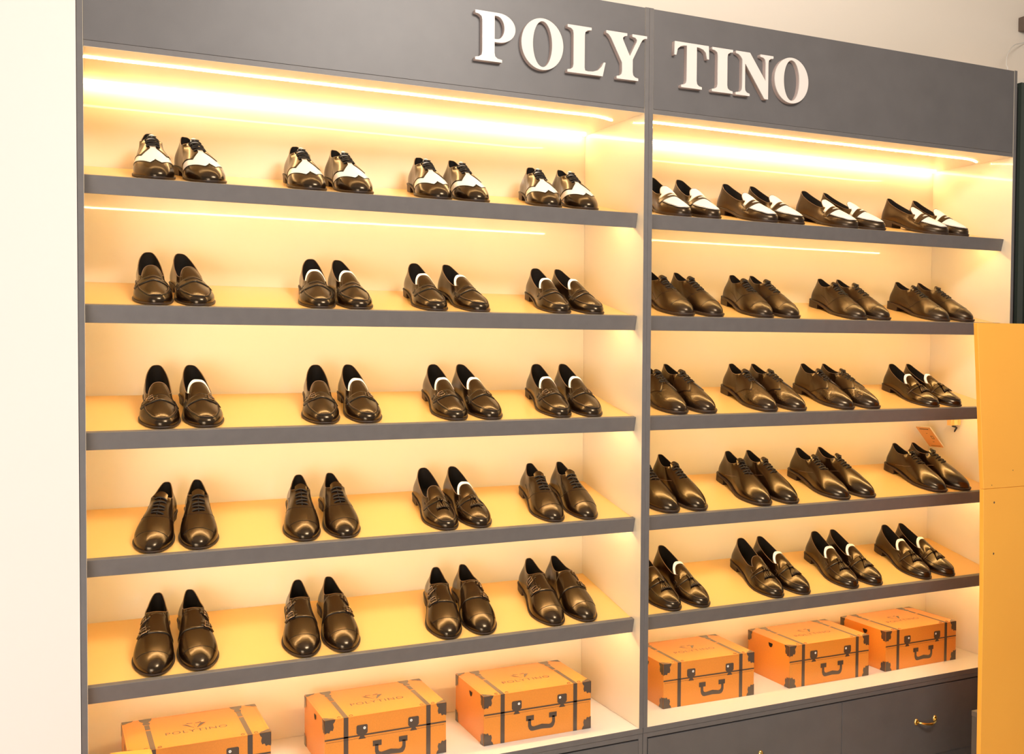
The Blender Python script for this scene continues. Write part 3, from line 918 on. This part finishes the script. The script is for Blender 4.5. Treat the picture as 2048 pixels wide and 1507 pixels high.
ROWS = {
 'L0': (1.05, [(0.199, 0.5), (0.354, -10.0), (0.654, 0.5), (0.806, -4.5), (1.072, 3.0), (1.205, 0.0), (1.474, 8.5), (1.62, 3.0)]),
 'L1': (1.0, [(0.194, 0.5), (0.316, -6.0), (0.677, 5.5), (0.803, -2.5), (1.062, 1.0), (1.218, -7.5), (1.519, 3.5), (1.657, -7.0)]),
 'L2': (1.04, [(0.212, 2.0), (0.332, -3.5), (0.687, 7.0), (0.828, 0.5), (1.134, 2.0), (1.259, -4.0), (1.521, 5.0), (1.644, 1.5)]),
 'L3': (1.02, [(0.169, 15.5), (0.306, 5.5), (0.624, 8.0), (0.755, 2.0), (1.102, 0.5), (1.221, -2.5), (1.497, 4.5), (1.629, 1.5)]),
 'L4': (1.06, [(0.181, 8.0), (0.309, 0.0), (0.627, 7.5), (0.75, 2.0), (1.106, 10.0), (1.228, 4.0), (1.502, 4.5), (1.63, -2.0)]),
 'R0': (1.04, [(2.017, 4.0), (2.147, 3.0), (2.424, -7.0), (2.55, -6.5), (2.825, -7.0), (2.973, -16.0), (3.326, -13.0), (3.436, -4.5)]),
 'R1': (1.02, [(2.036, -1.0), (2.168, -4.0), (2.397, 5.0), (2.529, -2.5), (2.869, 2.0), (2.999, -5.0), (3.332, -3.0), (3.475, -6.5)]),
 'R2': (1.02, [(2.014, 0.0), (2.14, -8.0), (2.425, 0.0), (2.57, -8.5), (2.813, -4.0), (2.953, -11.0), (3.28, 2.5), (3.413, -5.5)]),
 'R3': (1.05, [(1.982, -2.0), (2.098, -2.5), (2.399, 3.5), (2.534, -3.5), (2.798, -3.5), (2.934, -8.5), (3.332, -1.5), (3.473, -8.5)]),
 'R4': (1.06, [(1.994, -1.5), (2.122, -4.5), (2.469, 4.5), (2.6, -4.0), (2.846, 6.0), (2.978, -1.0), (3.249, 5.0), (3.39, -4.5)]),
}
STY = {'L0': ['wingtip'] * 4, 'L1': ['penny'] * 4, 'L2': ['buckle'] * 4, 'L3': ['captoe', 'captoe', 'tassel', 'captoe'], 'L4': ['monk'] * 4,
       'R0': ['two_tone'] * 4, 'R1': ['brogue'] * 4, 'R2': ['embossed', 'embossed', 'embossed', 'tassel'], 'R3': ['plain'] * 4, 'R4': ['tassel'] * 4}
SPREAD = {('L2', 0): .003, ('L2', 2): .002, ('L4', 0): .0025, ('L4', 1): .003, ('L4', 2): .0035, ('L4', 3): .002, ('R2', 0): .003, ('R3', 0): .003, ('R4', 1): .0025}
TIS = {'L1': [2, 3, 4, 5, 6, 7], 'L2': [3, 4, 5, 6, 7, 1], 'L3': [5], 'R2': [6, 7], 'R4': [1, 3, 4, 5, 6, 7]}
PAIR = ['leftmost', 'second', 'third', 'rightmost']
SHELF = ['top', 'second', 'middle', 'fourth', 'bottom']
for key, (k, lst) in ROWS.items():
    bay = 'left' if key[0] == 'L' else 'right'; row = int(key[1])
    for i, (x, yaw) in enumerate(lst):
        pr = i // 2; side = 'left' if i % 2 == 0 else 'right'
        st = STY[key][pr]
        x += SPREAD.get((key, pr), 0) * (-1 if i % 2 == 0 else 1)
        lab = '%s, %s shoe of %s pair, %s shelf, %s cabinet' % (STYLE_NAME[st][1], side, PAIR[pr], SHELF[row], bay)
        mirror = (i % 2 == 1)     # viewer-left shoe of a pair is a right foot
        r = place(st, mirror, x, yaw, row, k, lab, 'shoes on the %s shelf of the %s cabinet' % (SHELF[row], bay))
        if i in TIS.get(key, []):
            t = link('tissue_paper', TISSUE[mirror], None, None, 'white tissue in %s shoe of %s pair, %s shelf, %s cabinet' % (side, PAIR[pr], SHELF[row], bay), 'tissue paper', 'tissue stuffed in the loafers')
            t.matrix_world = r.matrix_world.copy()

# ------------------------------------------------------------------ suitcase shoe boxes
BW, BD, BH = 0.410, 0.262, 0.168
def text_mesh(txt, size):
    cu = bpy.data.curves.new('t', 'FONT'); cu.body = txt; cu.size = size; cu.space_character = 1.15; cu.align_x = 'CENTER'
    tmp = bpy.data.objects.new('tmp', cu); COL.objects.link(tmp)
    dg = bpy.context.evaluated_depsgraph_get()
    me = bpy.data.meshes.new_from_object(tmp.evaluated_get(dg))
    bpy.data.objects.remove(tmp)
    vs = [v.co.copy() for v in me.vertices]; fs = [tuple(p.vertices) for p in me.polygons]
    bpy.data.meshes.remove(me)
    return vs, fs
TXT = text_mesh('POLYTINO', 0.030)
def box_parts():
    parts = []
    # body
    body = MB(); body.box((0, 0, 0), (BW, BD, BH - 0.0015), orange)
    lid = MB(); lid.box((-0.0006, -0.0006, BH - 0.0015), (BW + 0.0006, BD + 0.0006, BH), orange)
    e = 0.0007
    F = lambda u, v: (u * BW, -e, (1 - v) * BH)
    # corner protectors
    cshape = [(0, 0), (.085, 0), (.078, .05), (.066, .08), (.072, .15), (.064, .21), (.046, .20), (.036, .25), (.020, .235), (0, .255)]
    for fx in (0, 1):
        for fv in (0, 1):
            body.poly([F((1 - u) if fx else u, (1 - v) if fv else v) for u, v in cshape], printm)
    S_ = lambda u, v: (-e - 0.0007, u * BD, (1 - v) * BH)
    S2 = lambda u, v: (BW + e + 0.0007, u * BD, (1 - v) * BH)
    for fn in (S_, S2):
        for fx in (0, 1):
            for fv in (0, 1):
                body.poly([fn((1 - u * 1.3) if fx else u * 1.3, (1 - v) if fv else v) for u, v in cshape], printm)
    Tt = lambda u, d: (u * BW, d * BD, BH + e)
    for fx in (0, 1):
        for fd in (0, 1):
            lid.poly([Tt((1 - u) if fx else u, (1 - v * .75) if fd else v * .75) for u, v in [(0, 0), (.085, 0), (.070, .05), (.045, .07), (.03, .10), (0, .13)]], printm)
    for a, b_ in ((.150, .187), (.830, .867)):
        body.poly([F(a, 0), F(b_, 0), F(b_, 1), F(a, 1)], printm)
        c = (a + b_) / 2; w = (b_ - a) / 2
        lid.poly([Tt(a, 0), Tt(b_, 0), Tt(b_, .60), Tt(a, .60)], printm)
        lid.poly([Tt(a, .63), Tt(b_, .63), Tt(b_, .78), Tt(a, .78)], printm)
        lid.poly([Tt(c - w * 1.1, .79), Tt(c + w * 1.1, .79), Tt(c + w * 1.5, .84), Tt(c + w, .88), Tt(c + w * 2.2, .93), Tt(c + w * 2.6, 1), Tt(c - w * 2.6, 1), Tt(c - w * 2.2, .93), Tt(c - w, .88), Tt(c - w * 1.5, .84)], printm)
        for sg in (-1, 1):
            cx = c + sg * w * 2.6
            ring = [(cx + .014 * math.cos(t), .045 + .022 * math.sin(t)) for t in [i * math.pi / 8 for i in range(16)]]
            lid.tube([(p[0] * BW, p[1] * BD, BH + 0.0003) for p in ring], 0.0008, printm, 4, closed=True)
    # lid line + dotted seam
    body.poly([F(0, .365), F(1, .365), F(1, .395), F(0, .395)], printm)
    n = 90
    for i in range(n):
        u = .012 + .976 * i / n
        body.poly([F(u, .425), F(u + .005, .425), F(u + .005, .437), F(u, .437)], printm)
        lid.poly([Tt(u, .972), Tt(u + .005, .972), Tt(u + .005, .978), Tt(u, .978)], printm)
    for i in range(56):
        d = .02 + .96 * i / 56
        for u in (.012, .985): lid.poly([Tt(u, d), Tt(u + .002, d), Tt(u + .002, d + .008), Tt(u, d + .008)], printm)
    parts.append(('box_body', body, False)); parts.append(('box_lid', lid, False))
    e2 = 0.0010
    G = lambda u, v: (u * BW, -e2, (1 - v) * BH)
    for c, dx in ((.297, 1), (.722, -1)):
        mb = MB()
        mb.poly([G(c - .045, .20), G(c - .037, .18), G(c + .037, .18), G(c + .045, .20), G(c + .045, .33), G(c + .035, .36), G(c + .015, .37), G(c + .017, .40), G(c + .030, .45), G(c - .030, .45), G(c - .017, .40), G(c - .015, .37), G(c - .035, .36), G(c - .045, .33)], printm)
        cx, cv = c + dx * .020, .245
        mb.poly([(cx * BW + .0044 * math.cos(t), -0.0013, (1 - cv) * BH + .0044 * math.sin(t)) for t in [i * math.pi / 8 for i in range(16)]], printw)
        mb.poly([(cx * BW + .0014 * math.cos(t), -0.0015, (1 - cv) * BH + .0014 * math.sin(t)) for t in [i * math.pi / 4 for i in range(8)]], printm)
        parts.append(('printed_lock', mb, False))
    mb = MB()
    for c in (.420, .635):
        mb.poly([G(c - .036, .525), G(c + .036, .525), G(c + .036, .63), G(c - .036, .63)], printm)
    outer = [G(.402, .60), G(.402, .74), G(.410, .80), G(.425, .84), G(.445, .85), G(.53, .835), G(.61, .85), G(.632, .84), G(.647, .80), G(.655, .74), G(.655, .60), G(.628, .60), G(.628, .71), G(.618, .75), G(.600, .765), G(.565, .75), G(.53, .735), G(.495, .75), G(.457, .765), G(.438, .75), G(.430, .71), G(.430, .60)]
    k = len(outer) // 2
    for i in range(k - 1):
        mb.poly([outer[i], outer[i + 1], outer[len(outer) - 2 - i], outer[len(outer) - 1 - i]], printm)
    parts.append(('printed_handle', mb, False))
    # hole in the left side
    mb = MB(); mb.poly([(-0.0014, BD * .44 + .013 * math.cos(t), BH * .90 - .018 * math.sin(t)) for t in [i * math.pi / 8 for i in range(9)]], black)
    parts.append(('finger_hole', mb, False))
    # top logo: bow tie over a lapel shape, and the name
    mb = MB(); cx, cyy = BW * .50, BD * .56
    def Lp(pts, m=printm): mb.poly([(cx + x, cyy + y, BH + 0.0008) for x, y in pts], m)
    Lp([(-.022, .026), (-.004, .021), (-.004, .017), (-.022, .020)]); Lp([(.022, .026), (.004, .021), (.004, .017), (.022, .020)])
    Lp([(-.036, .016), (-.024, .016), (-.006, -.018), (-.002, -.020)]); Lp([(.036, .016), (.020, .018), (.004, -.018), (.008, -.018)])
    for q in range(3): Lp([(-.0012, .008 - q * .008), (.0012, .008 - q * .008), (.0012, .0055 - q * .008), (-.0012, .0055 - q * .008)])
    n = len(mb.v)
    vs, fs = TXT
    mb.v += [(cx + v.x * 1.15, cyy - 0.052 + v.y, BH + 0.0008) for v in vs]
    for f in fs: mb.face([n + i for i in f], printm)
    parts.append(('printed_logo', mb, False))
    return [(n_, m_.mesh(n_, recalc=(bv or n_ == 'box_body')), bv) for n_, m_, bv in parts]
BP = box_parts()
bx = [(0.108, 0.065, 0, 'orange suitcase-print shoe box at the left end, cut off by the frame bottom', 'left'),
      (0.690, 0.083, 0.3, 'orange suitcase-print shoe box, middle one of three in the left cabinet', 'left'),
      (1.235, 0.080, -0.6, 'orange suitcase-print shoe box, rightmost in the left cabinet, beside the divider', 'left'),
      (1.985, 0.128, -1.6, 'orange suitcase-print shoe box, leftmost in the right cabinet, partly behind the divider', 'right'),
      (2.570, 0.117, -0.6, 'orange suitcase-print shoe box, middle one of three in the right cabinet', 'right'),
      (3.078, 0.117, 0.5, 'orange suitcase-print shoe box, rightmost in the right cabinet', 'right')]
for x, y, rz, lab, side in bx:
    e = empty('shoe_box', (x, y, ZC + 0.0004), lab, 'box', 'suitcase boxes at the bottom of the cabinets', math.radians(rz))
    for n_, me, bv in BP:
        o = link(n_, me, e)

# ------------------------------------------------------------------ things around
# orange boards standing in front at the right
e = empty('orange_board', (3.3, -0.40, 0), 'tall orange board standing in front of the right cabinet', 'board')
def slab(pts, y0, y1, m):
    mb = MB(); n = len(pts)
    mb.v = [(x, y0, z) for x, z in pts] + [(x, y1, z) for x, z in pts]
    mb.face(list(range(n)), m); mb.face(list(range(n, 2 * n))[::-1], m)
    for i in range(n):
        j = (i + 1) % n; mb.face((i, j, n + j, n + i), m)
    return mb
ox = 3.3
mb = slab([(2.973 - ox, 1.906), (3.020 - ox, 1.2975), (4.2 - ox, 1.2975), (4.2 - ox, 1.906)], 0.0, 0.018, orange_pan); bev(link('upper_board', mb.mesh('upper_board'), e), 0.001, 1)
mb = slab([(3.020 - ox, 1.2965), (3.0285 - ox, 0.9), (3.030 - ox, 0.0), (4.2 - ox, 0.0), (4.2 - ox, 1.2965)], 0.0, 0.018, orange_pan); lo = bev(link('lower_board', mb.mesh('lower_board'), e), 0.001, 1)
for hx, hz in ((3.076, 1.245), (3.078, 1.055), (3.062, 1.31), (3.172, 1.36)):
    mb = MB(); r = 0.0035 if hz < 1.3 else 0.0018
    mb.poly([(hx - ox + r * math.cos(t), -0.0006, hz + r * 1.2 * math.sin(t)) for t in [i * math.pi / 6 for i in range(12)]], printm)
    link('screw_hole', mb.mesh('screw_hole'), lo)

# grey low plinth
e = empty('grey_plinth', (3.45, -0.50, 0), 'low dark grey plinth before the drawers, half hidden by the orange board', 'plinth')
gx, gy = -0.310, 0.235
mb = MB(); mb.box((gx, 0.13, 0), (0.25, gy, 0.394), grey_dk); bev(link('plinth_body', mb.mesh('plinth_body'), e), 0.001, 1)
mb = MB(); mb.box((gx - 0.001, 0.129, 0.3945), (0.251, gy + 0.001, 0.4155), grey); bev(link('plinth_top', mb.mesh('plinth_top'), e), 0.0015, 2)

# orange display stand peeking in at the bottom left
e = empty('display_stand', (0.0, -0.40, 0), 'orange display stand with rounded top peeking in at the lower left, before a box', 'stand')
mb = MB()
pts = [(0.030, 0), (0.143, 0), (0.143, 0.752)] + [(0.135 + 0.008 * math.cos(math.radians(a)), 0.753 + 0.008 * math.sin(math.radians(a))) for a in range(0, 91, 18)] + [(0.070, 0.7650), (0.045, 0.7655), (0.034, 0.760), (0.030, 0.750)]
mb = slab(pts, 0.10, 0.135, orange_pan)
for i, v in enumerate(mb.v):
    if v[2] < 0.01: mb.v[i] = (v[0], v[1], 0.0)
bev(link('stand_body', mb.mesh('stand_body'), e), 0.004, 2)
mb = MB(); mb.box((0.0, 0.04, 0), (0.17, 0.20, 0.012), orange_pan); bev(link('stand_foot', mb.mesh('stand_foot'), e), 0.002, 2)

# card hanging under the middle shelf at the right wall, with its clip
e = empty('hanging_card', (3.58, 0.37, 1.40), 'small orange card with pale edges hanging at the side wall under the middle shelf', 'card')
A0 = Vector((3.532, 0.405, 1.453)) - e.location; dY = Vector((0.004, -0.078, 0.001)); dN = Vector((0.090, 0.0, -0.094))
nn = dN.cross(dY).normalized()
if nn.x > 0: nn = -nn
mb = MB(); t = -nn * 0.006
vs = [A0, A0 + dY, A0 + dY + dN, A0 + dN]
mb.v = [tuple(v) for v in vs] + [tuple(v + t) for v in vs]
mb.face((0, 1, 2, 3), tagm)
for q in ((7, 6, 5, 4), (0, 4, 5, 1), (1, 5, 6, 2), (2, 6, 7, 3), (3, 7, 4, 0)): mb.face(q, tagw)
link('card_body', mb.mesh('card_body'), e)
mb = MB()
def cp_(a, b_): return A0 + dY * a + dN * b_ + nn * 0.0004
for a, b_, w, h in [(.18, .08, .62, .035), (.18, .93, .66, .02), (.62, .42, .16, .02), (.62, .56, .16, .02), (.45, .30, .08, .02), (.5, .72, .12, .02)]:
    mb.poly([cp_(a, b_), cp_(a + w, b_), cp_(a + w, b_ + h), cp_(a, b_ + h)], printm)
for a in (.62, .76): mb.poly([cp_(a, .42), cp_(a + .03, .42), cp_(a + .03, .58), cp_(a, .58)], printm)
link('card_print', mb.mesh('card_print'), e)
e = empty('metal_clip', (3.595, 0.24, 1.50), 'brass and orange clip bracket above the hanging card under the middle shelf', 'clip')
mb = MB(); mb.box((-0.035, -0.008, -0.030), (-0.020, 0.012, 0.030), tagm); mb.box((-0.019, -0.008, -0.030), (-0.010, 0.012, 0.030), gold); link('clip_block', mb.mesh('clip_block'), e)
mb = MB(); mb.box((0.012, -0.008, -0.030), (0.026, 0.012, 0.030), gold); link('clip_post', mb.mesh('clip_post'), e)
mb = MB(); mb.tube([(-0.022, -0.004, -0.032), (-0.008, -0.010, -0.036), (-0.002, -0.012, -0.040), (-0.010, -0.010, -0.052), (-0.012, -0.008, -0.060)], [0.004, 0.0045, 0.004, 0.004, 0.002], black, 8); link('clip_hook', mb.mesh('clip_hook', smooth=True), e)

# wall box and cable above the right end
e = empty('wall_box', (4.30, 0.459, 3.39), 'taupe box fixed on the wall, cut by the right edge of the picture', 'box')
mb = MB(); mb.box((-0.078, -0.06, -0.032), (0.12, 0, 0.036), brownbox); bev(link('box_shell', mb.mesh('box_shell'), e), 0.004, 2)
mb = MB()
ctl = [Vector(p) for p in ((4.40, 0.445, 3.365), (4.2417, 0.44, 3.304), (4.10, 0.375, 3.258), (3.973, 0.30, 3.199), (3.82, 0.19, 3.118), (3.70, 0.095, 3.048), (3.625, 0.038, 2.9975), (3.52, 0.09, 2.9930), (3.40, 0.2, 2.9926))]
# sweep through the control points
dense = []
for i in range(len(ctl) - 1):
    p0, p1, p2, p3 = ctl[max(0, i - 1)], ctl[i], ctl[i + 1], ctl[min(len(ctl) - 1, i + 2)]
    for j in range(8):
        t = j / 8; dense.append(0.5 * ((2 * p1) + (p2 - p0) * t + (2 * p0 - 5 * p1 + 4 * p2 - p3) * t * t + (3 * p1 - p0 - 3 * p2 + p3) * t ** 3))
mb.tube(dense, 0.0022, cablem, 6)
link('power_cable', mb.mesh('power_cable', smooth=True), None, None, 'thin white cable curving from the wall down to the top of the right cabinet', 'cable')
